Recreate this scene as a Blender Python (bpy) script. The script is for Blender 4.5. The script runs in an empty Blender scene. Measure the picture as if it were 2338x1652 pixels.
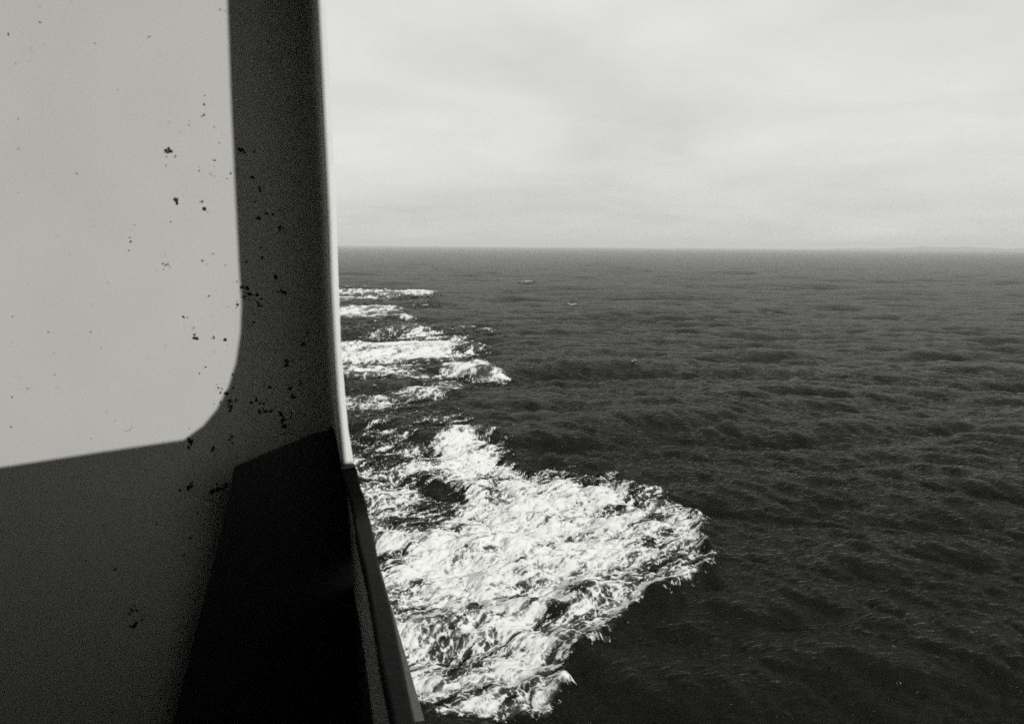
import bpy, math
import numpy as np
from mathutils import Matrix, Vector

R_ = math.radians
scene = bpy.context.scene
COL = scene.collection

# ------------------------------------------------------------------ camera
# world: +Y is the ship's fore-and-aft direction, +X outboard, Z up, sea level z = 0
EYE = 14.0                       # eye height above the sea
YAW, PITCH, ROLL = R_(14.3), R_(8.25), R_(0.4)
FPX, CX, CY = 1827.0, 1169.0, 826.0      # focal length and centre in photograph pixels
fw = np.array([math.sin(YAW) * math.cos(PITCH), math.cos(YAW) * math.cos(PITCH), -math.sin(PITCH)])
r0 = np.array([math.cos(YAW), -math.sin(YAW), 0.0])
u0 = np.cross(r0, fw)
rt = r0 * math.cos(ROLL) + u0 * math.sin(ROLL)
up = u0 * math.cos(ROLL) - r0 * math.sin(ROLL)
cam_d = bpy.data.cameras.new("camera")
cam_d.sensor_width = 36.0
cam_d.lens = FPX / 2338.0 * 36.0
cam_d.clip_start = 0.05
cam_d.clip_end = 60000.0
cam_d.dof.use_dof = True
cam_d.dof.focus_distance = 45.0
cam_d.dof.aperture_fstop = 5.6
cam = bpy.data.objects.new("camera", cam_d)
COL.objects.link(cam)
cam.matrix_world = Matrix(((rt[0], up[0], -fw[0], 0), (rt[1], up[1], -fw[1], 0), (rt[2], up[2], -fw[2], EYE), (0, 0, 0, 1)))
scene.camera = cam

# ------------------------------------------------------------------ light
SUN_AZ, SUN_EL = R_(20.0), R_(20.0)      # light travels forward and inboard, from astern
SD = np.array([-math.sin(SUN_AZ) * math.cos(SUN_EL), math.cos(SUN_AZ) * math.cos(SUN_EL), -math.sin(SUN_EL)])
sun_d = bpy.data.lights.new("sun", 'SUN')
sun_d.energy = 2.5
sun_d.angle = R_(0.12)
sun_d.color = (1.0, 0.99, 0.97)
sun = bpy.data.objects.new("sun", sun_d)
COL.objects.link(sun)
sun.location = (6, -10, 25)
sun.rotation_euler = Vector(SD).to_track_quat('-Z', 'Y').to_euler()

world = bpy.data.worlds.new("World")
scene.world = world
world.use_nodes = True
wt = world.node_tree
wt.nodes.clear()
def wn(t, **k):
    n = wt.nodes.new(t)
    for a, b in k.items():
        setattr(n, a, b)
    return n
def wmath(op, a, b=None, c=None):
    n = wn('ShaderNodeMath', operation=op)
    for i, v in enumerate((a, b, c)):
        if v is None: continue
        if isinstance(v, (int, float)): n.inputs[i].default_value = v
        else: wt.links.new(v, n.inputs[i])
    return n.outputs[0]
tc = wn('ShaderNodeTexCoord')
sep = wn('ShaderNodeSeparateXYZ'); wt.links.new(tc.outputs['Generated'], sep.inputs[0])
zc = wmath('MAXIMUM', sep.outputs[2], 0.0)
den = wmath('ADD', zc, 0.16)
comb = wn('ShaderNodeCombineXYZ')
wt.links.new(wmath('DIVIDE', sep.outputs[0], den), comb.inputs[0])
wt.links.new(wmath('DIVIDE', sep.outputs[1], den), comb.inputs[1])
def wnoise(scale, detail, rough, dist, off):
    m = wn('ShaderNodeMapping'); m.inputs['Location'].default_value = off
    wt.links.new(comb.outputs[0], m.inputs[0])
    n = wn('ShaderNodeTexNoise'); n.inputs['Scale'].default_value = scale; n.inputs['Detail'].default_value = detail
    n.inputs['Roughness'].default_value = rough; n.inputs['Distortion'].default_value = dist
    wt.links.new(m.outputs[0], n.inputs['Vector'])
    return n.outputs[0]
n1 = wnoise(0.55, 5, 0.5, 0.6, (3.1, 1.7, 0))
n2 = wnoise(1.9, 6, 0.55, 0.8, (7.4, 2.2, 0))
cl = wmath('ADD', wmath('MULTIPLY', wmath('SUBTRACT', n1, 0.5), 0.6), wmath('MULTIPLY', wmath('SUBTRACT', n2, 0.5), 0.22))
lum = wmath('ADD', wmath('MULTIPLY', zc, 0.28), 0.64)
lum = wmath('MULTIPLY', lum, wmath('ADD', cl, 1.0))
sky = wn('ShaderNodeTexSky')
sky.sky_type = 'NISHITA'; sky.sun_disc = False
sky.sun_elevation = SUN_EL
sky.sun_rotation = math.atan2(-SD[0], -SD[1])
bw = wn('ShaderNodeRGBToBW'); wt.links.new(sky.outputs[0], bw.inputs[0])
tot = wmath('ADD', lum, wmath('MULTIPLY', bw.outputs[0], 0.008))   # a little clear sky behind the overcast
tint = wn('ShaderNodeCombineColor')
wt.links.new(tot, tint.inputs[0]); wt.links.new(wmath('MULTIPLY', tot, 0.998), tint.inputs[1]); wt.links.new(wmath('MULTIPLY', tot, 0.975), tint.inputs[2])
bg = wn('ShaderNodeBackground'); wt.links.new(tint.outputs[0], bg.inputs[0]); bg.inputs[1].default_value = 1.0
wo = wn('ShaderNodeOutputWorld'); wt.links.new(bg.outputs[0], wo.inputs[0])

vs = scene.view_settings
vs.view_transform = 'Standard'; vs.look = 'None'; vs.exposure = 0.0; vs.gamma = 1.0; vs.use_curve_mapping = False
scene.render.engine = 'CYCLES'
scene.cycles.volume_bounces = 0
scene.cycles.use_denoising = False
scene.cycles.sample_clamp_direct = 3.0
scene.cycles.sample_clamp_indirect = 2.0
scene.cycles.max_bounces = 5
scene.cycles.diffuse_bounces = 3
scene.cycles.glossy_bounces = 2

# ------------------------------------------------------------------ helpers
def ray(px, py):
    return fw + rt * ((px - CX) / FPX) + up * ((CY - py) / FPX)
def on_y(px, py, y):                     # where the sight line of a photo point meets the plane Y = y (camera-height origin)
    d = ray(px, py)
    p = d * (y / d[1])
    return np.array([p[0], p[1], p[2] + EYE])
def project(P):                          # world points (n,3) to photo pixels
    q = P - np.array([0, 0, EYE])
    z = q @ fw
    return CX + FPX * (q @ rt) / z, CY - FPX * (q @ up) / z
def link(o, parent=None):
    COL.objects.link(o)
    if parent: o.parent = parent
    return o
def mesh_obj(name, verts, faces, mat, parent=None, smooth=False):
    me = bpy.data.meshes.new(name)
    me.from_pydata([tuple(map(float, v)) for v in verts], [], faces)
    me.update()
    me.materials.append(mat)
    if smooth: me.shade_smooth()
    return link(bpy.data.objects.new(name, me), parent)
def quad_obj(name, V, Q, mat, parent=None):      # big numpy meshes
    me = bpy.data.meshes.new(name)
    me.vertices.add(len(V)); me.vertices.foreach_set('co', V.astype(np.float32).ravel())
    me.loops.add(Q.size); me.loops.foreach_set('vertex_index', Q.astype(np.int32).ravel())
    me.polygons.add(len(Q)); me.polygons.foreach_set('loop_start', np.arange(0, Q.size, 4, dtype=np.int32))
    me.update(calc_edges=True)
    me.shade_smooth()
    me.materials.append(mat)
    return link(bpy.data.objects.new(name, me), parent)
def attr(o, name, a):
    at = o.data.attributes.new(name, 'FLOAT', 'POINT')
    at.data.foreach_set('value', a.astype(np.float32))
def tag(o, label=None, cat=None, group=None, kind=None):
    for k, v in (('label', label), ('category', cat), ('group', group), ('kind', kind)):
        if v: o[k] = v
    return o

def hash2(ix, iy, seed):
    h = (ix.astype(np.uint32) * np.uint32(374761393)) ^ (iy.astype(np.uint32) * np.uint32(668265263)) ^ np.uint32((seed * 2246822519) & 0xffffffff)
    h = (h ^ (h >> np.uint32(13))) * np.uint32(1274126177)
    h = h ^ (h >> np.uint32(16))
    return h
def gnoise(x, y, seed):                  # gradient noise, about -0.7 .. 0.7
    ix = np.floor(x).astype(np.int64); iy = np.floor(y).astype(np.int64)
    fx = x - ix; fy = y - iy
    u = fx * fx * fx * (fx * (fx * 6 - 15) + 10); v = fy * fy * fy * (fy * (fy * 6 - 15) + 10)
    def g(dx, dy):
        a = hash2(ix + dx, iy + dy, seed).astype(np.float64) * (2 * math.pi / 4294967296.0)
        return np.cos(a) * (fx - dx) + np.sin(a) * (fy - dy)
    a = g(0, 0); b = g(1, 0); c = g(0, 1); d = g(1, 1)
    return (a + (b - a) * u) * (1 - v) + (c + (d - c) * u) * v
def fbm(x, y, seed, octs, gain=0.5, ridged=False):
    s = np.zeros_like(x); amp = 1.0; tot_ = 0.0; c, sn = math.cos(0.6), math.sin(0.6)
    for i in range(octs):
        n = gnoise(x, y, seed + i * 17) * 1.4
        s += amp * ((1 - 2 * np.abs(n)) if ridged else n); tot_ += amp
        amp *= gain
        x, y = (c * x - sn * y) * 2.03 + 11.3, (sn * x + c * y) * 2.03 - 5.7
    return s / tot_
def sstep(a, b, x):
    t = np.clip((x - a) / (b - a), 0, 1)
    return t * t * (3 - 2 * t)

# ------------------------------------------------------------------ materials
class NT:
    def __init__(s, name):
        s.m = bpy.data.materials.new(name); s.m.use_nodes = True
        s.t = s.m.node_tree; s.t.nodes.clear()
        s.out = s.n('ShaderNodeOutputMaterial')
    def n(s, t, ins=None, **k):
        n = s.t.nodes.new(t)
        for a, b in k.items(): setattr(n, a, b)
        for a, b in (ins or {}).items():
            if hasattr(b, 'is_linked'): s.t.links.new(b, n.inputs[a])
            else: n.inputs[a].default_value = b
        return n
    def math(s, op, a, b=0.0, clamp=False):
        return s.n('ShaderNodeMath', {0: a, 1: b}, operation=op, use_clamp=clamp).outputs[0]
    def noise(s, vec, scale, detail=4, rough=0.5, dist=0.0):
        return s.n('ShaderNodeTexNoise', {'Vector': vec, 'Scale': scale, 'Detail': detail, 'Roughness': rough, 'Distortion': dist}).outputs[0]
    def ramp(s, fac, stops):
        r = s.n('ShaderNodeValToRGB', {0: fac})
        e = r.color_ramp.elements
        while len(e) < len(stops): e.new(0.5)
        for el, (p, c) in zip(e, stops):
            el.position = p; el.color = (c[0], c[1], c[2], 1) if isinstance(c, tuple) else (c, c, c, 1)
        return r.outputs[0]
    def pos(s):
        return s.n('ShaderNodeNewGeometry').outputs['Position']

def water_nodes(nt, body=(0.005, 0.005, 0.0046, 1)):
    """dark sea water: nearly black body, Fresnel mirror roughened by ripples"""
    p = nt.pos()
    q = nt.n('ShaderNodeMapping', {0: p, 'Rotation': (0, 0, R_(-28)), 'Scale': (0.5, 1.5, 1.0)}, vector_type='POINT').outputs[0]
    a = nt.noise(q, 2.6, 4, 0.62, 0.3)
    far = nt.noise(nt.n('ShaderNodeMapping', {0: p, 'Scale': (0.55, 1.1, 1.0)}).outputs[0], 0.33, 4, 0.6, 0.3)
    h = nt.math('ADD', nt.math('MULTIPLY', a, 0.135), nt.math('MULTIPLY', far, 0.30))
    bump = nt.n('ShaderNodeBump', {'Strength': 0.9, 'Distance': 1.0, 'Height': h}).outputs[0]
    fr = nt.n('ShaderNodeFresnel', {'IOR': 1.33, 'Normal': bump}).outputs[0]
    fr = nt.math('MULTIPLY', nt.math('POWER', fr, 1.35), 0.50)
    gl = nt.n('ShaderNodeBsdfGlossy', {'Color': (0.97, 0.97, 0.95, 1), 'Roughness': 0.10, 'Normal': bump}).outputs[0]
    df = nt.n('ShaderNodeBsdfDiffuse', {'Color': body, 'Normal': bump}).outputs[0]
    return nt.n('ShaderNodeMixShader', {0: fr, 1: df, 2: gl}).outputs[0]

nt = NT('sea_water')
nt.t.links.new(water_nodes(nt), nt.out.inputs[0])
M_SEA = nt.m

nt = NT('sea_foam')
bub = nt.n('ShaderNodeAttribute', attribute_name='bubbles').outputs['Fac']
w = water_nodes(nt, nt.ramp(bub, [(0.1, (0.005, 0.005, 0.0046)), (0.6, (0.05, 0.05, 0.048)), (1.0, (0.24, 0.24, 0.235))]))
dens = nt.n('ShaderNodeAttribute', attribute_name='froth').outputs['Fac']
p = nt.pos()
fn = nt.noise(nt.n('ShaderNodeMapping', {0: p, 'Scale': (1.0, 1.0, 1.0)}).outputs[0], 7.0, 6, 0.68, 0.6)
fine = nt.noise(p, 22.0, 3, 0.6)
fac = nt.math('ADD', dens, nt.math('MULTIPLY', nt.math('SUBTRACT', fn, 0.5), 0.95))
fac = nt.math('ADD', fac, nt.math('MULTIPLY', nt.math('SUBTRACT', fine, 0.5), 0.4))
mr = nt.n('ShaderNodeMapRange', {0: fac, 1: 0.2, 2: 0.85, 3: 0.0, 4: 1.0}, interpolation_type='SMOOTHSTEP').outputs[0]
bmp = nt.n('ShaderNodeBump', {'Strength': 0.3, 'Distance': 0.06, 'Height': fn}).outputs[0]
fcol = nt.ramp(fac, [(0.3, (0.42, 0.42, 0.41)), (1.0, (0.69, 0.69, 0.673))])
fd = nt.n('ShaderNodeBsdfDiffuse', {'Color': fcol, 'Roughness': 0.4, 'Normal': bmp}).outputs[0]
nt.t.links.new(nt.n('ShaderNodeMixShader', {0: mr, 1: w, 2: fd}).outputs[0], nt.out.inputs[0])
M_FOAM = nt.m

def paint(name, base, rough=0.5, mott=0.08, grain=0.06, speck=0.0, bump=0.15):
    nt = NT(name)
    p = nt.pos()
    a = nt.noise(p, 2.2, 5, 0.6)
    b = nt.noise(p, 260.0, 2, 0.7)
    v = nt.math('ADD', 1.0, nt.math('MULTIPLY', nt.math('SUBTRACT', a, 0.5), mott * 2))
    v = nt.math('ADD', v, nt.math('MULTIPLY', nt.math('SUBTRACT', b, 0.5), grain * 4))
    v = nt.math('MULTIPLY', v, base)
    if speck:
        vo = nt.noise(nt.n('ShaderNodeMapping', {0: p, 'Location': (3, 1, 2)}).outputs[0], 34.0, 3, 0.55)
        k = nt.n('ShaderNodeMapRange', {0: vo, 1: 0.70, 2: 0.76, 3: 0.0, 4: speck}).outputs[0]
        v = nt.math('MULTIPLY', v, nt.math('SUBTRACT', 1.0, k))
    col = nt.n('ShaderNodeCombineColor', {0: v, 1: nt.math('MULTIPLY', v, 0.995), 2: nt.math('MULTIPLY', v, 0.955)}).outputs[0]
    bm = nt.n('ShaderNodeBump', {'Strength': bump, 'Distance': 0.004, 'Height': nt.noise(p, 60.0, 4, 0.6)}).outputs[0]
    bs = nt.n('ShaderNodeBsdfPrincipled', {'Base Color': col, 'Roughness': rough, 'Specular IOR Level': 0.25, 'Normal': bm})
    nt.t.links.new(bs.outputs[0], nt.out.inputs[0])
    return nt.m
M_WHITE = paint('white_ship_paint', 0.59, 0.55, 0.10, 0.13, 0.5)
M_RIM = paint('white_edge_paint', 0.86, 0.5, 0.12, 0.05, 0.3)
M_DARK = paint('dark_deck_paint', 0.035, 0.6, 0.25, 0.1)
M_CAP = paint('weathered_capping', 0.02, 0.75, 0.6, 0.3, 0.6, 0.8)
M_INNER = paint('grey_inner_paint', 0.2, 0.7, 0.1, 0.05)
M_RUST = paint('rust', 0.022, 0.9, 0.4, 0.2)
M_LAND = paint('land', 0.10, 0.9, 0.3, 0.1)

# ------------------------------------------------------------------ foam layout (traced outlines, laid on the sea plane)
# outline in photo pixels, density.  Later entries overwrite earlier ones.
NEAR = 0
POLYS = [
 (13, .30, [(640,700),(900,700),(1000,745),(1065,752),(1120,800),(1100,865),(1060,930),(1080,965),(960,985),(860,985),(640,1000)]),
 # near wash: lacy body towards the hull
 (0, .60, [(640,1000),(790,1000),(870,985),(968,1004),(1000,1059),(1060,1090),(1100,1120),(1090,1180),(1060,1260),(1000,1360),(980,1460),(960,1652),(640,1652)]),
 (0, .36, [(640,1000),(803,1000),(935,1010),(905,1052),(815,1042),(640,1042)]),
 # solid white breaking body
 (0, .90, [(1031,985),(1078,967),(1133,991),(1172,1022),(1156,1042),(1203,1062),(1250,1089),(1290,1101),(1329,1094),(1368,1077),(1415,1081),(1427,1095),(1423,1110),(1470,1118),(1505,1116),(1542,1134),(1517,1146),(1548,1153),(1588,1156),(1604,1172),(1610,1206),(1622,1232),(1630,1258),(1648,1292),(1664,1304),(1630,1308),(1650,1322),(1612,1330),(1574,1366),(1486,1396),(1442,1422),(1431,1445),(1407,1459),(1350,1530),(1250,1670),(980,1670),(940,1450),(900,1330),(950,1240),(1020,1200),(1060,1150),(1078,1118),(1054,1087),(1000,1059),(1000,1010)]),
 (0, .68, [(1500,1150),(1590,1154),(1612,1206),(1632,1258),(1660,1302),(1612,1330),(1570,1366),(1486,1396),(1440,1425),(1390,1400),(1440,1330),(1470,1250),(1440,1200)]),
 (0, .66, [(880,1400),(1000,1370),(1200,1390),(1420,1390),(1430,1445),(1350,1530),(1250,1670),(930,1670)]),
 (0, .62, [(1040,975),(1078,967),(1133,991),(1172,1022),(1150,1040),(1090,1010)]),
 (0, .95, [(941,1004),(984,1059),(972,1085),(949,1030),(930,1012)]),
 (0, .55, [(949,973),(1054,965),(1054,989),(960,981)]),
 (0, .47, [(1231,1055),(1344,1059),(1337,1067),(1290,1087),(1243,1079)]),
 (0, .62, [(1340,1094),(1368,1077),(1415,1081),(1427,1095),(1423,1112),(1390,1122),(1350,1118)]),
 (0, .55, [(1440,1122),(1505,1116),(1542,1134),(1500,1150),(1450,1165),(1360,1198),(1350,1190)]),
 # dark gaps in the wash
 (0, .10, [(960,1078),(1023,1081),(1062,1108),(1074,1126),(1035,1130),(960,1108)]),
 (0, .42, [(820,1142),(929,1150),(1015,1165),(976,1187),(898,1199),(835,1181)]),
 (0, .28, [(1108,1063),(1125,1063),(1150,1100),(1167,1120),(1140,1125),(1116,1090)]),
 (0, .40, [(960,1204),(1031,1210),(1030,1228),(965,1226)]),
 (0, .46, [(1315,1216),(1366,1211),(1362,1223),(1320,1225)]),
 (0, .28, [(1474,1246),(1513,1240),(1512,1263),(1478,1262)]),
 (0, .28, [(1295,1369),(1407,1349),(1372,1386),(1303,1395)]),
 (0, .30, [(1552,1295),(1600,1318),(1560,1334),(1530,1326)]),
 (0, .35, [(855,1280),(905,1283),(905,1302),(862,1308)]),
 (0, .48, [(875,1322),(1000,1333),(1000,1352),(885,1357)]),
 (0, .15, [(1216,1406),(1248,1410),(1242,1423),(1220,1420)]),
 (0, .25, [(1140,1438),(1172,1442),(1160,1452),(1142,1450)]),
 (0, .32, [(1188,1363),(1213,1369),(1210,1388),(1190,1387)]),
 (0, .40, [(1176,1304),(1197,1314),(1200,1347),(1178,1342)]),
 (0, .22, [(1262,1418),(1300,1424),(1292,1440),(1266,1438)]),
 (0, .45, [(1245,1172),(1272,1170),(1268,1180),(1248,1180)]),
 # trailing patches further off
 (1, .76, [(640,668),(825,668),(899,671),(950,664),(990,664),(1000,674),(984,679),(916,680),(865,688),(825,690),(640,690)]),
 (1, .52, [(640,652),(868,652),(862,655),(640,657)]),
 (2, .72, [(640,713),(853,707),(921,707),(899,724),(862,737),(640,742)]),
 (3, .90, [(902,724),(921,723),(934,734),(921,738),(912,730)]),
 (2, .47, [(933,690),(1024,696),(1022,700),(940,698)]),
 (2, .45, [(1069,710),(1143,709),(1140,713),(1072,714)]),
 (4, .86, [(640,781),(882,782),(945,775),(1050,795),(1060,815),(1012,827),(981,833),(938,822),(876,827),(640,838)]),
 (4, .62, [(905,775),(933,758),(995,761),(1066,767),(1109,795),(1120,806),(1136,812),(1080,820),(1040,822),(1040,795),(960,778)]),
 (4, .52, [(1072,750),(1174,764),(1170,768),(1075,757)]),
 (5, .66, [(640,842),(876,845),(967,841),(981,847),(938,867),(853,878),(640,890)]),
 (6, .76, [(1004,852),(1069,838),(1097,833),(1131,840),(1151,855),(1167,863),(1148,870),(1111,870),(1080,867),(1069,856),(1026,856)]),
 (6, .48, [(1105,850),(1128,852),(1140,864),(1115,866)]),
 (6, .85, [(992,869),(1006,859),(1009,866),(995,873)]),
 (7, .68, [(902,889),(921,900),(995,894),(1012,884),(1040,887),(1065,897),(1024,907),(1012,921),(916,921),(910,906)]),
 (8, .64, [(640,926),(868,917),(921,931),(921,944),(825,947),(640,949)]),
 # small whitecaps
 (9, 1.7, [(1192,648),(1219,644),(1220,648),(1196,651)]),
 (10, 1.7, [(1276,708),(1310,703),(1327,695),(1331,699),(1312,707)]),
 (11, 1.7, [(1435,837),(1446,832),(1449,836),(1440,840)]),
 (12, 1.7, [(1827,893),(1845,893),(1845,897),(1829,897)]),
]
RS = 0.5                                  # raster scale for the layout
RW, RH = 1240, 880
def fill(poly, scale=RS):
    xs = np.array([q[0] for q in poly]) * scale; ys = np.array([q[1] for q in poly]) * scale
    x0, x1 = int(max(0, xs.min() - 1)), int(min(RW, xs.max() + 2)); y0, y1 = int(max(0, ys.min() - 1)), int(min(RH, ys.max() + 2))
    gx, gy = np.meshgrid(np.arange(x0, x1) + 0.5, np.arange(y0, y1) + 0.5)
    ins = np.zeros(gx.shape, bool); n = len(poly)
    for i in range(n):
        ax, ay, bx, by = xs[i], ys[i], xs[i - 1], ys[i - 1]
        if ay == by: continue
        ins ^= ((ay > gy) != (by > gy)) & (gx < (bx - ax) * (gy - ay) / (by - ay) + ax)
    return x0, x1, y0, y1, ins
LAY = np.zeros((RH, RW)); IDR = np.full((RH, RW), -1, np.int32)
for pid, dn, poly in POLYS:
    x0, x1, y0, y1, ins = fill(poly)
    LAY[y0:y1, x0:x1][ins] = dn; IDR[y0:y1, x0:x1][ins] = pid
def blur(a, s, sx=None):
    for ax in (0, 1):
        s_ = sx if (sx and ax == 1) else s
        r = int(3 * s_ + 1); k = np.exp(-0.5 * (np.arange(-r, r + 1) / s_) ** 2); k /= k.sum()
        p = np.pad(a, [(r, r) if i == ax else (0, 0) for i in (0, 1)], mode='edge'); o = np.zeros_like(a)
        for i, w_ in enumerate(k):
            o += w_ * (p[i:i + a.shape[0], :] if ax == 0 else p[:, i:i + a.shape[1]])
        a = o
    return a
rowpx = (np.arange(RH) + 0.5) / RS
SOFT = blur(LAY, 1.6, 6.0)
SOFT_NEAR = blur(LAY, 5.0, 8.0)
wn_ = sstep(880, 1020, rowpx)[:, None]
LAYB = SOFT * (1 - wn_) + SOFT_NEAR * wn_
WASH = blur(np.where(IDR == 0, np.maximum(LAY, 0.3), 0.0), 9.0)       # where the sea is churned up
CREST = blur(np.where(IDR > 0, LAY, 0.0), 2.2, 8.0)
for _ in range(12):                                                   # grow patch ids outwards for the soft edges
    for sh, ax in ((1, 0), (-1, 0), (1, 1), (-1, 1)):
        q = np.roll(IDR, sh, ax); IDR = np.where(IDR < 0, q, IDR)
def rsample(A, px, py):
    x = np.clip(px * RS - 0.5, 0, RW - 1.001); y = np.clip(py * RS - 0.5, 0, RH - 1.001)
    ix = x.astype(int); iy = y.astype(int); fx = x - ix; fy = y - iy
    return (A[iy, ix] * (1 - fx) + A[iy, ix + 1] * fx) * (1 - fy) + (A[iy + 1, ix] * (1 - fx) + A[iy + 1, ix + 1] * fx) * fy

# ------------------------------------------------------------------ the sea
def tile(L, N, seed, lo, hi, slope, wind, power, chop):
    rng = np.random.default_rng(seed)
    k1 = np.fft.fftfreq(N, L / N) * 2 * math.pi
    kx, ky = np.meshgrid(k1, k1)
    k = np.hypot(kx, ky); k[0, 0] = 1
    lam = 2 * math.pi / k
    band = sstep(lo * 0.8, lo * 1.1, lam) * (1 - sstep(hi * 0.9, hi * 1.2, lam))
    cosang = (kx * math.sin(wind) + ky * math.cos(wind)) / k
    amp = band / k ** 2 * np.abs(cosang) ** power * np.where(cosang > 0, 1, 0.35)
    sp = amp * (rng.normal(size=k.shape) + 1j * rng.normal(size=k.shape)); sp[0, 0] = 0
    f = lambda a: np.real(np.fft.ifft2(a))
    h = f(sp); sx = f(1j * kx * sp); sy = f(1j * ky * sp)
    s = slope / math.sqrt((sx ** 2 + sy ** 2).mean())
    return L, N, 0.5 * (lo + hi), h * s, f(-1j * kx / k * sp) * s * chop, f(-1j * ky / k * sp) * s * chop
TILES = [tile(790.0, 512, 9, 34, 110, 0.03, R_(14), 2.4, 1.0),
         tile(211.0, 512, 1, 7.5, 34, 0.10, R_(12), 2.4, 1.2),
         tile(57.0, 512, 2, 2.2, 7.5, 0.165, R_(30), 2.0, 1.3),
         tile(15.3, 512, 3, 0.7, 2.2, 0.20, R_(48), 1.8, 1.1),
         tile(4.7, 512, 4, 0.22, 0.7, 0.18, R_(12), 1.0, 0.8)]
ANG = [0.1, 0.0, 0.21, -0.33, 0.55]
def sea_disp(x, y, cell):
    dx = np.zeros_like(x); dy = np.zeros_like(x); dz = np.zeros_like(x)
    for (L, N, lm, h, cx_, cy_), an in zip(TILES, ANG):
        c, s = math.cos(an), math.sin(an)
        u = (c * x + s * y) / L * N; v = (-s * x + c * y) / L * N
        iu = np.floor(u).astype(int); iv = np.floor(v).astype(int); fu = u - iu; fv = v - iv
        a0, a1, b0, b1 = iu % N, (iu + 1) % N, iv % N, (iv + 1) % N
        w = np.clip(lm / (2.2 * cell) - 0.35, 0, 1)
        def S(A): return ((A[b0, a0] * (1 - fu) + A[b0, a1] * fu) * (1 - fv) + (A[b1, a0] * (1 - fu) + A[b1, a1] * fu) * fv) * w
        ex, ey = S(cx_), S(cy_)
        dz += S(h); dx += c * ex - s * ey; dy += s * ex + c * ey
    # churned water inside the wash and its steep outer front
    P = np.stack([x, y, np.zeros_like(x)], -1)
    infront = (P - np.array([0, 0, EYE])) @ fw > 3
    px, py = project(P)
    far_ok = infront & (px > 560) & (px < 1300) & (py > 640) & (py < 1000)
    if far_ok.any():                     # the trailing bands ride on low crests
        dz[far_ok] += 0.9 * rsample(CREST, px[far_ok], py[far_ok])
    ok = infront & (px > 560) & (px < 1750) & (py > 900) & (py < 1740)
    if ok.any():
        m = rsample(WASH, px[ok], py[ok]); xo, yo = x[ok], y[ok]
        t = fbm(xo * 0.30, yo * 0.42, 41, 5, 0.55)
        rdg = fbm(xo * 0.55 + t, yo * 0.8 - t, 57, 4, 0.5, True)
        rim = np.exp(-((m - 0.42) / 0.24) ** 2) * sstep(1150, 1350, px[ok])
        dz[ok] += m * (0.75 * t + 0.09 * rdg + 0.15) + 0.42 * rim
    return dx, dy, dz
def polar(az, dep):
    A, D = np.meshgrid(az, dep)
    r = EYE / np.tan(D)
    return r * np.sin(A), r * np.cos(A), r
def grid_quads(nr, nc):
    i = np.arange(nr - 1)[:, None] * nc + np.arange(nc - 1)[None, :]
    return np.stack([i, i + 1, i + nc + 1, i + nc], -1).reshape(-1, 4)
az = np.radians(np.concatenate([np.arange(-180, -26, 4.0), np.linspace(-24, 55, 980), np.arange(58, 181, 4.0)]))
dep = np.radians(np.concatenate([np.array([0.062, 0.075, 0.09, 0.11, 0.135, 0.16, 0.19]), np.arange(0.22, 2.2, 0.022), np.arange(2.2, 6, 0.036), np.arange(6, 35.5, 0.047), np.arange(36, 87, 3.0)]))
X, Y, RR = polar(az, dep)
cell = RR ** 2 / EYE * np.where(RR > 365, 0.00042, 0.00075)
cell = np.maximum(cell, RR * 0.0014)
cell = np.where((np.abs(A_ := np.meshgrid(az, dep)[0] - R_(15.5)) > R_(40)), 40.0, cell)
sh = X.shape
dx, dy, dz = sea_disp(X.ravel(), Y.ravel(), cell.ravel())
V = np.stack([X.ravel() + dx, Y.ravel() + dy, dz], -1)
sea = quad_obj('sea', V, grid_quads(*sh)[:, ::-1], M_SEA)
tag(sea, 'dark choppy open sea reaching to the horizon', 'sea', kind='structure')

# ------------------------------------------------------------------ foam
faz = np.radians(np.linspace(-4.5, 37.5, 1270)); fdep = np.radians(np.arange(2.6, 34.6, 0.034))
X, Y, RR = polar(faz, fdep); sh = X.shape
x, y = X.ravel(), Y.ravel()
px, py = project(np.stack([x, y, np.zeros_like(x)], -1))
inside = (px > 600) & (px < 1900) & (py > 630) & (py < 1730)
nearw = sstep(930, 1040, py) * inside
jx = np.zeros_like(x); jy = jx.copy(); g_ = nearw > 0
al_, ac_ = 0.86 * x[g_] + 0.52 * y[g_], -0.52 * x[g_] + 0.86 * y[g_]
jx[g_] = 34 * fbm(al_ * 0.35, ac_ * 1.3, 211, 4, 0.6); jy[g_] = 20 * fbm(al_ * 0.35 + 7, ac_ * 1.3, 223, 4, 0.6)   # ragged, fingered edges
m = np.where(inside, rsample(LAYB, px + jx * nearw, py + jy * nearw), 0.0)
act = m > 0.02
xa, ya, ma = x[act], y[act], m[act]
def worley(x, y, seed):                  # distance difference F2 - F1: small along cell edges
    ix = np.floor(x).astype(np.int64); iy = np.floor(y).astype(np.int64)
    f1 = np.full(x.shape, 9.0); f2 = f1.copy()
    for ox in (-1, 0, 1):
        for oy in (-1, 0, 1):
            h = hash2(ix + ox, iy + oy, seed)
            qx = ix + ox + (h & np.uint32(0xffff)).astype(float) / 65536 - x; qy = iy + oy + (h >> np.uint32(16)).astype(float) / 65536 - y
            dd = np.hypot(qx, qy)
            f2 = np.minimum(np.maximum(f1, dd), f2); f1 = np.minimum(f1, dd)
    return f2 - f1
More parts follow.
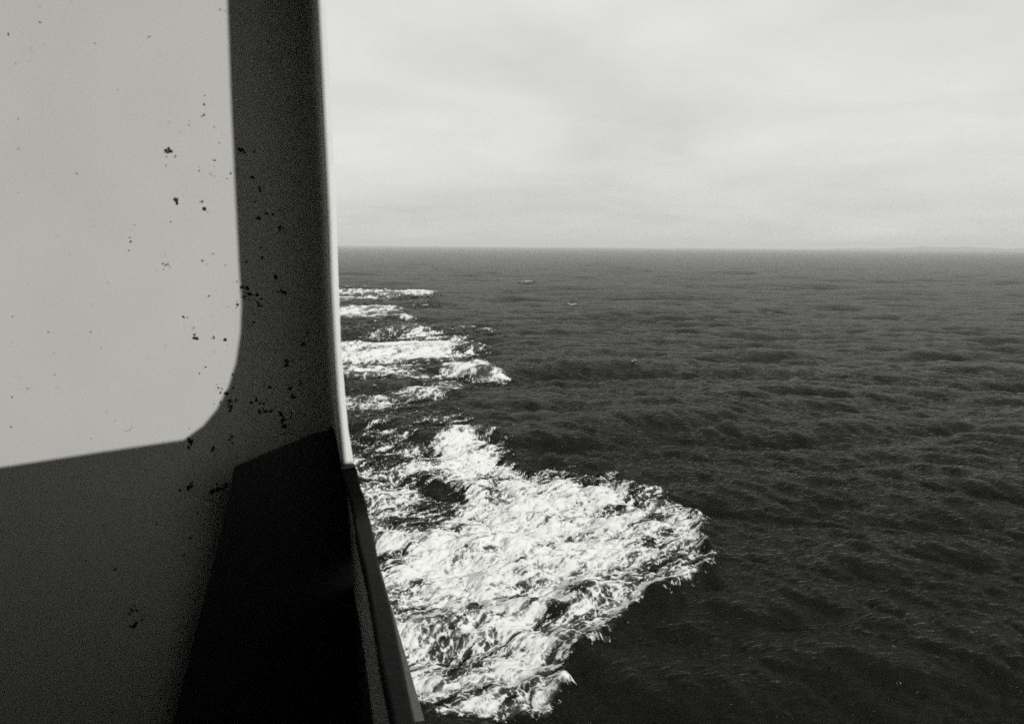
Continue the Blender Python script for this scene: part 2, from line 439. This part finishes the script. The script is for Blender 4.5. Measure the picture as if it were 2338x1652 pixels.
def froth(sc):                           # froth at one grain size: (coarse coverage, fine lace), both about zero mean
    X_, Y_ = xa / sc, ya / sc
    wx = fbm(X_ / 3.0, Y_ / 3.0, 5, 2, 0.4); wy = fbm(X_ / 3.0 + 31, Y_ / 3.0, 9, 2, 0.4)
    u = X_ + 0.5 * wx; v = Y_ + 0.5 * wy
    al, ac = 0.86 * u + 0.52 * v, -0.52 * u + 0.86 * v        # run of the water outwards from the hull
    coarse = 0.55 * fbm(u * 0.36, v * 0.45, 71, 4, 0.55) + 0.75 * fbm(al * 0.34, ac * 1.5, 113, 4, 0.58)
    j1 = fbm(X_ * 2.2, Y_ * 2.2, 19, 3, 0.6); j2 = fbm(X_ * 2.2 + 9, Y_ * 2.2, 23, 3, 0.6)
    f1 = np.exp(-(worley(u * 1.9 + 0.4 * j1, v * 1.5 + 0.4 * j2, 3) / 0.12) ** 2)
    f2 = np.exp(-(worley(u * 4.6 + 0.5 * j2, v * 3.4 + 0.5 * j1, 6) / 0.16) ** 2)
    fine = 0.22 * (f1 - 0.30) + 0.18 * (f2 - 0.36) + 0.60 * fbm(u * 2.6, v * 2.2, 97, 5, 0.75) + 0.50 * fbm(al * 0.8, ac * 4.2, 131, 4, 0.7)
    return coarse, fine
ra = RR.ravel()[act]
ca, fa = froth(1.0)
cb, fb = froth(3.0)
cc, fc = froth(8.5)
w1 = sstep(48, 95, ra); w2 = sstep(105, 190, ra)
coarse = (ca * (1 - w1) + cb * w1) * (1 - w2) + cc * w2; fine = (fa * (1 - w1) + fb * w1) * (1 - w2) + fc * w2
c0 = ma + coarse * (0.80 - 0.25 * sstep(0.85, 1.0, ma))
d = sstep(0.24, 0.98, c0 + fine * (1.05 - 0.25 * sstep(0.9, 1.3, c0))) * sstep(0.03, 0.20, ma)
aer = sstep(0.25, 0.95, c0) * sstep(0.05, 0.3, ma)           # water clouded with bubbles
small = fine; lace = coarse
dens = np.zeros_like(x); dens[act] = d
thick = np.zeros_like(x); thick[act] = d * (0.03 + 0.022 * np.clip(0.5 + small, 0, 2)) + 0.012
cellf = np.maximum(RR.ravel() ** 2 / EYE * 0.00075, RR.ravel() * 0.0014)
dx = np.zeros_like(x); dy = dx.copy(); dz = dx.copy()
dx[act], dy[act], dz[act] = sea_disp(xa, ya, cellf[act])
V = np.stack([x + dx, y + dy, dz + thick * np.clip(RR.ravel() / 38, 0.6, 6)], -1)
Q = grid_quads(*sh)[:, ::-1]
aerv = np.zeros_like(x); aerv[act] = aer
qd = np.maximum(dens, aerv * 0.5)[Q].max(1)
ids = IDR[np.clip((py * RS).astype(int), 0, RH - 1), np.clip((px * RS).astype(int), 0, RW - 1)]
qid = ids[Q].max(1)
FOAM = {
 0: ('ship_wash', 'broad white breaking wash spreading from the hull across the foreground'),
 1: ('foam_patch', 'farthest long white foam streak beside the ship edge, nearest the horizon'),
 2: ('foam_patch', 'second foam streak from the horizon, ending at a dark swell'),
 3: ('wave_crest', 'tiny curling white crest at the end of the second foam streak'),
 4: ('foam_patch', 'widest bright foam band in the middle distance with a lacy right end'),
 5: ('foam_patch', 'lacy foam patch just below the widest mid-distance band, touching the ship edge'),
 6: ('wave_crest', 'rounded breaking white crest at the right tip of the mid-distance foam'),
 7: ('foam_patch', 'ragged foam patch below the rounded breaking crest, clear of the ship edge'),
 8: ('foam_patch', 'lowest lacy foam patch beside the ship edge above the foreground wash'),
 13: ('foam_patch', 'thin broken flecks of foam on the dark water between the trailing foam bands'),
 9: ('whitecap', 'thin farthest whitecap on open water near the horizon'),
 10: ('whitecap', 'slanting small whitecap on a swell in the middle of the sea'),
 11: ('whitecap', 'single short whitecap on a dark swell right of the breaking crest'),
 12: ('whitecap', 'rightmost faint whitecap on the open sea'),
}
for pid, (nm, lab) in FOAM.items():
    sel = (qid == pid) & (qd > 0.10)
    q = Q[sel]
    if not len(q): continue
    used, inv = np.unique(q.ravel(), return_inverse=True)
    o = quad_obj(nm, V[used], inv.reshape(-1, 4), M_FOAM)
    attr(o, 'froth', dens[used]); attr(o, 'bubbles', aerv[used])
    tag(o, lab, 'foam' if nm in ('ship_wash', 'foam_patch') else 'wave', 'foam on the sea', 'stuff')

# ------------------------------------------------------------------ far shore
pts = []
rng = np.random.default_rng(8)
D0 = 8200.0
azs = np.linspace(R_(34.0), R_(60.0), 90)
prof = np.clip(gnoise(azs * 26, azs * 0 + .3, 3) * 26 + gnoise(azs * 90, azs * 0 + .7, 5) * 9 + 22 * sstep(R_(35.5), R_(40), azs), 0.3, 60) * sstep(R_(34), R_(36.5), azs)
vs_, fs_ = [], []
for a, h in zip(azs, prof):
    for dd, hh in ((0, -2), (60, 4 + 0.0 * h), (350, h + 4), (1400, h * 0.8 + 3), (2200, -2)):
        vs_.append(((D0 + dd) * math.sin(a), (D0 + dd) * math.cos(a), hh if hh < 0 or a > R_(35) else min(hh, 2)))
for i in range(len(azs) - 1):
    for j in range(4):
        fs_.append((i * 5 + j, i * 5 + j + 1, (i + 1) * 5 + j + 1, (i + 1) * 5 + j))
tag(mesh_obj('far_shore', vs_, fs_, M_LAND, smooth=True), 'faint low hilly shore on the horizon at right', 'shore', kind='structure')

# ------------------------------------------------------------------ the ship
ship = link(bpy.data.objects.new('ship', None))
ship.location = (0, 0, EYE - 1.75)
tag(ship, 'white painted rust flecked side of a ship with a rounded opening, at left', 'ship')
def put(o):                              # parts are modelled in world coordinates
    o.matrix_parent_inverse = Matrix.Translation((0, 0, -(EYE - 1.75)))
    return o
JY, PY = 2.4, 2.75                       # distance of the opening's edge and of the bulkhead
Z = lambda z: EYE + z

def slab(name, outer, hole, axis, a0, a1, mat, smooth=False):
    """flat plate with an optional hole; outline in the two other axes, from a0 to a1 along axis (0 x, 1 y, 2 z)"""
    import bmesh
    bm = bmesh.new()
    def mk(pts, a):
        out = []
        for p in pts:
            c = list(p); c.insert(axis, a); out.append(bm.verts.new(c))
        return out
    loops = [outer] + ([hole] if hole else [])
    edges0 = []
    tops = []
    for lp in loops:
        v0 = mk(lp, a0); v1 = mk(lp, a1); n = len(lp)
        e0 = [bm.edges.new((v0[i], v0[(i + 1) % n])) for i in range(n)]
        e1 = [bm.edges.new((v1[i], v1[(i + 1) % n])) for i in range(n)]
        for i in range(n): bm.faces.new((v0[i], v0[(i + 1) % n], v1[(i + 1) % n], v1[i]))
        edges0 += e0; tops += e1
    bmesh.ops.triangle_fill(bm, use_beauty=True, edges=edges0)
    bmesh.ops.triangle_fill(bm, use_beauty=True, edges=tops)
    bmesh.ops.recalc_face_normals(bm, faces=bm.faces)
    me = bpy.data.meshes.new(name); bm.to_mesh(me); bm.free()
    me.materials.append(mat)
    return put(link(bpy.data.objects.new(name, me), ship))

# side plating with the rounded opening: inner edge traced at the jamb, then the corner and the sill running towards the viewer
jamb = [(716, -300), (726, 0), (736, 200), (745, 380), (751, 500), (756, 650), (763, 780), (771, 900), (779, 980), (787, 1056)]
edge_in = [on_y(a - 4, b, JY) for a, b in jamb]
zj = edge_in[-1][2]
corner_R = 0.16
SILL = zj - 0.14
xin = lambda z: edge_in[-1][0] + (edge_in[-1][2] - z) * 0.25     # inner face leans outboard below
pth = [p.copy() for p in edge_in]
for k in range(1, 9):
    t = k / 8 * math.pi / 2
    z_ = zj - 0.14 * math.sin(t)
    pth.append(np.array([xin(z_), JY - 0.14 * (1 - math.cos(t)), z_]))
for yy in np.linspace(2.1, -0.6, 14):
    pth.append(np.array([xin(SILL) + 0.0, yy, SILL]))
pth = np.array(pth)
TH = 0.027
jit = np.random.default_rng(3)
vs_, fs_ = [], []
for i, p in enumerate(pth):
    t = pth[min(i + 1, len(pth) - 1)] - pth[max(i - 1, 0)]
    t = t / np.linalg.norm(t)
    nrm = np.array([0, -t[2], t[1]])                       # in the plate, away from the opening
    if nrm[1] < 0 or (abs(nrm[1]) < 1e-6 and nrm[2] > 0): nrm = -nrm
    nrm /= np.linalg.norm(nrm)
    w_ = TH * (1 + 0.05 * jit.normal())
    back = nrm * 0.34
    ch = 0.0025
    vs_ += [p + back, p + nrm * ch, p + np.array([ch, 0, 0]), p + np.array([w_ - ch, 0, 0]), p + nrm * ch + np.array([w_, 0, 0]), p + back + np.array([w_, 0, 0])]
n6 = 6
for i in range(len(pth) - 1):
    for j in range(n6):
        a, b = i * n6 + j, i * n6 + (j + 1) % n6
        fs_.append((a, b, b + n6, a + n6))
side = put(mesh_obj('side_plate', vs_, fs_, M_RIM, ship))

# transverse bulkhead facing the viewer
bo = [(-1.8, Z(-1.75)), (xin(Z(-1.75)) + 0.012, Z(-1.75)), (xin(SILL) + 0.012, SILL)] + [(p[0] + 0.010, p[2]) for p in edge_in[::-1]]
bo += [(bo[-1][0] - 0.1, Z(2.6)), (-1.8, Z(2.6))]
bulkhead = slab('bulkhead', bo, None, 1, PY, PY + 0.02, M_WHITE)

# weathered capping along the corner and the sill
cap_px = [(783, 1052), (800, 1100), (812, 1150), (829, 1220), (846, 1300), (858, 1360), (870, 1420)]
i0 = len(edge_in)
cpath = [pth[i0 - 1] + np.array([0, -0.004, -0.004])] + list(pth[i0:])
vs_, fs_ = [], []
for i, p in enumerate(cpath):
    t = cpath[min(i + 1, len(cpath) - 1)] - cpath[max(i - 1, 0)]
    t /= np.linalg.norm(t)
    nrm = np.array([0, t[2], -t[1]])
    if nrm[1] > 0 or nrm[2] < 0: nrm = -nrm
    h_ = 0.004 + 0.0012 * jit.normal()
    a_, b_ = -0.006 + 0.002 * jit.normal(), TH + 0.006 + 0.0016 * jit.normal()
    ex = np.array([1.0, 0, 0])
    vs_ += [p + ex * a_ - nrm * 0.05, p + ex * a_ + nrm * (h_ - 0.003), p + ex * (a_ + 0.004) + nrm * h_, p + ex * (b_ - 0.005) + nrm * h_, p + ex * b_ + nrm * (h_ - 0.004), p + ex * b_ - nrm * 0.03]
for i in range(len(cpath) - 1):
    for j in range(6):
        a, b = i * 6 + j, i * 6 + (j + 1) % 6
        fs_.append((a, b, b + 6, a + 6))
fs_ += [(5, 4, 3, 2, 1, 0), tuple(len(vs_) - 6 + k for k in range(6))]
put(mesh_obj('sill_capping', vs_, fs_, M_CAP, ship))

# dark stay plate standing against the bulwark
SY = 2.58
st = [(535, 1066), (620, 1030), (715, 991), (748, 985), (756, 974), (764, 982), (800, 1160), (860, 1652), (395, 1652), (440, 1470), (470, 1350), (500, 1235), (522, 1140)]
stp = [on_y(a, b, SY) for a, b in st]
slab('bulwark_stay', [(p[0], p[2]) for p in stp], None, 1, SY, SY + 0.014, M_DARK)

# deck, deckhead, inboard wall, after wall: the space the viewer stands in
def box(name, lo, hi, mat):
    x0, y0, z0 = lo; x1, y1, z1 = hi
    v = [(x0, y0, z0), (x1, y0, z0), (x1, y1, z0), (x0, y1, z0), (x0, y0, z1), (x1, y0, z1), (x1, y1, z1), (x0, y1, z1)]
    return put(mesh_obj(name, v, [(0, 3, 2, 1), (4, 5, 6, 7), (0, 1, 5, 4), (1, 2, 6, 5), (2, 3, 7, 6), (3, 0, 4, 7)], mat, ship))
box('deck', (-1.8, -3.0, Z(-1.86)), (0.24, 2.77, Z(-1.76)), M_DARK)
box('deckhead', (-1.9, -3.0, Z(2.62)), (0.10, 2.9, Z(2.72)), M_INNER)
box('inboard_wall', (-1.9, -3.0, Z(-1.75)), (-1.802, 2.9, Z(2.61)), M_INNER)
box('after_wall', (-1.8, -3.1, Z(-1.75)), (0.1, -3.002, Z(2.61)), M_INNER)
xs_ = xin(SILL)
box('bulwark', (xs_ - 0.004, -0.62, Z(-1.75)), (xs_ + 0.014, 2.73, SILL - 0.33), M_DARK)
box('after_side_shade', (xs_ - 0.05, -3.0, Z(-1.75)), (xs_ - 0.03, -0.15, Z(2.6)), M_INNER)  # unseen plating, brought forward to block light from astern on the bulkhead
slab('shade_lintel', [(-0.15, Z(1.9)), (2.25, Z(0.95)), (2.74, Z(0.93)), (2.74, Z(2.6)), (-0.15, Z(2.6))], None, 0, edge_in[0][0] - 0.03, edge_in[0][0] - 0.012, M_INNER)  # unseen head of the opening, raked low to cut sky light on the bulkhead


# unseen slab added over the opening to keep high skylight off the bulkhead
shade_z = lambda y, x=0.0: Z(1.25 + 0.37 * (2.8 - y) - 0.13 * x)
shade_outline = [(0.02, 2.8), (1.2, 2.8), (1.7, 2.5), (4.2, 2.1), (4.2, -0.43), (0.02, -0.43)]
n_ = len(shade_outline)
bv = [(x_, y_, shade_z(y_, x_)) for x_, y_ in shade_outline] + [(x_, y_, shade_z(y_, x_) + 0.12) for x_, y_ in shade_outline]
put(mesh_obj('overhead_shade', bv, [tuple(range(n_))[::-1], tuple(range(n_, 2 * n_))] + [(i, (i + 1) % n_, n_ + (i + 1) % n_, n_ + i) for i in range(n_)], M_INNER, ship))

# unseen screen added astern; its rounded window shaped to cast the bulkhead's sunlight patch
WY = -3.0
def to_screen(P):
    return P + SD * ((WY - P[1]) / SD[1])
win_px = [(521, -50), (522, 0), (529, 200), (538, 400), (548, 600), (554, 690), (551, 760), (541, 825), (524, 880), (498, 930), (465, 970), (420, 1003), (230, 1031), (0, 1066), (-40, 1072), (-45, -50)]
win = [to_screen(on_y(a, b, PY)) for a, b in win_px]
win = [(q[0], q[2]) for q in win]
oe = [to_screen(e + np.array([0.009, 0, 0])) for e in edge_in]
zb = to_screen(edge_in[-1] + np.array([0, 0, 0.0]))
outer = [(-0.45, Z(-1.7))] + [(4.2, Z(-1.7)), (4.2, zb[2]), (oe[-1][0], zb[2])] + [(q[0], q[2]) for q in oe[::-1]][1:] 
top = max(q[1] for q in win) + 2.2
outer += [(outer[-1][0], top), (-0.45, top)]
slab('sun_mask_screen', outer, win, 1, WY - 0.012, WY, M_WHITE)

# rust flecks on the bulkhead (positions read from the photograph)
RUST = []
for X0, Y0, sc, L in ((225, 195, 2.703, [(650,115,5),(652,185,5),(558,245,4),(428,413,9),(443,407,9),(420,440,4),(478,705,12),(640,718,6),(653,762,10),(715,462,5),(745,355,4),(622,528,4),(445,842,4),(198,965,5),(400,1098,4),(412,1110,5),(430,1103,4),(708,1040,4),(640,1080,5),(682,1298,5),(522,1427,6),(600,1558,11),(712,1553,6),(783,1568,8),(857,1352,7),(855,1210,4),(880,1245,8),(815,545,5),(880,395,11),(892,408,7),(960,410,5),(945,565,8),(957,570,6),(1000,645,9),(985,820,10),(1035,790,7),(1075,795,7),(1120,880,10),(965,718,5),(910,1085,7),(1010,1058,7),(1090,1182,10),(1110,1270,6),(1140,1273,9),(1158,1280,9),(920,1250,9),(935,1285,9),(980,1295,8),(1005,1315,6),(990,1358,10),(900,1305,6),(930,1320,5),(960,1410,6),(955,1460,7),(1285,1525,6),(1265,1590,8)]),
                      (480, 580, 4.054, [(712,990,14),(708,1030,14),(765,995,9),(855,835,13),(830,1170,9),(838,1195,10),(740,1235,15),(770,1320,15),(550,1230,14),(500,1215,7),(215,1240,9),(205,1110,9),(75,1235,9),(95,1280,9),(110,1245,7),(150,1290,14),(95,1370,9),(175,1350,14),(195,1415,18),(240,1355,8),(375,1370,12),(425,1350,12),(460,1380,11),(500,1385,10),(455,1450,13),(490,1425,9),(515,1450,13),(565,1445,12),(650,1490,12),(670,1530,12),(750,1470,9),(740,1510,9),(690,1590,13),(640,1460,7),(310,400,9)]),
                      (225, 850, 2.659, [(560,415,12),(545,455,7),(700,455,9),(690,470,6),(810,390,8),(800,405,6),(815,430,5),(690,720,12),(720,715,9),(745,700,9),(775,680,9),(760,692,7),(685,775,5),(690,800,4),(692,830,5),(555,690,12),(545,705,8),(495,715,7),(570,665,5),(600,850,6),(557,1003,7),(522,1110,6),(102,1193,7),(185,1460,6),(205,1443,8),(235,1445,6),(215,1540,13),(230,1520,7),(265,1500,5),(1110,250,10),(1125,290,9),(1135,330,9),(1130,370,5)])):
    for a, b, s in L:
        RUST.append((X0 + a / sc, Y0 + b / sc, s / sc))
rg = np.random.default_rng(12)
for _ in range(160):                      # finer flecks gathered about the larger ones
    c = RUST[rg.integers(0, 128)]
    RUST.append((c[0] + rg.normal() * 11, c[1] + rg.normal() * 13, 0.5 + rg.random() * 0.9))
for _ in range(45):
    RUST.append((rg.uniform(10, 690), rg.uniform(20, 1300), 0.5 + rg.random() * 1.3))
vs_, fs_ = [], []
for a, b, s in RUST:
    c = on_y(a, b, PY)
    r_ = s / FPX * 3.0 * 1.3
    if c[0] > 0.05 - 0.07 * (c[2] - EYE): continue
    for _k in range(1 + int(s > 1.8) + int(s > 3.2)):
        q = c + np.array([rg.normal() * r_ * 0.55, 0, rg.normal() * r_ * 0.55]) * (1 if _k else 0)
        rr = r_ * (0.85 if _k == 0 else 0.6); n = 9; el = rg.uniform(0.6, 1.5)
        base = len(vs_)
        vs_.append((q[0], PY - 0.0016, q[2]))
        for k in range(n):
            t = 2 * math.pi * k / n
            e = rr * rg.uniform(0.6, 1.25)
            vs_.append((q[0] + e * math.cos(t) * el, PY - 0.0006, q[2] + e * math.sin(t) / el))
        for k in range(n):
            fs_.append((base, base + 1 + (k + 1) % n, base + 1 + k))
rust = put(mesh_obj('rust_flecks', vs_, fs_, M_RUST, ship))
rust['kind'] = 'stuff'
rust['label'] = 'dark rust flecks scattered over the white bulkhead'

# ------------------------------------------------------------------ haze: one closed box of even, thin air
HD = 2.0e-4
hz = NT('haze_air')
pv = hz.n('ShaderNodeVolumePrincipled', {'Color': (0.96, 0.96, 0.95, 1), 'Density': HD, 'Anisotropy': 0.0})
hz.t.links.new(pv.outputs[0], hz.out.inputs['Volume'])
B = 14500.0
v = [(-B, -B, -4), (B, -B, -4), (B, B, -4), (-B, B, -4), (-B, -B, 70), (B, -B, 70), (B, B, 70), (-B, B, 70)]
hb = mesh_obj('haze', v, [(0, 3, 2, 1), (4, 5, 6, 7), (0, 1, 5, 4), (1, 2, 6, 5), (2, 3, 7, 6), (3, 0, 4, 7)], hz.m)
tag(hb, 'thin pale sea haze softening the horizon', 'haze', kind='stuff')
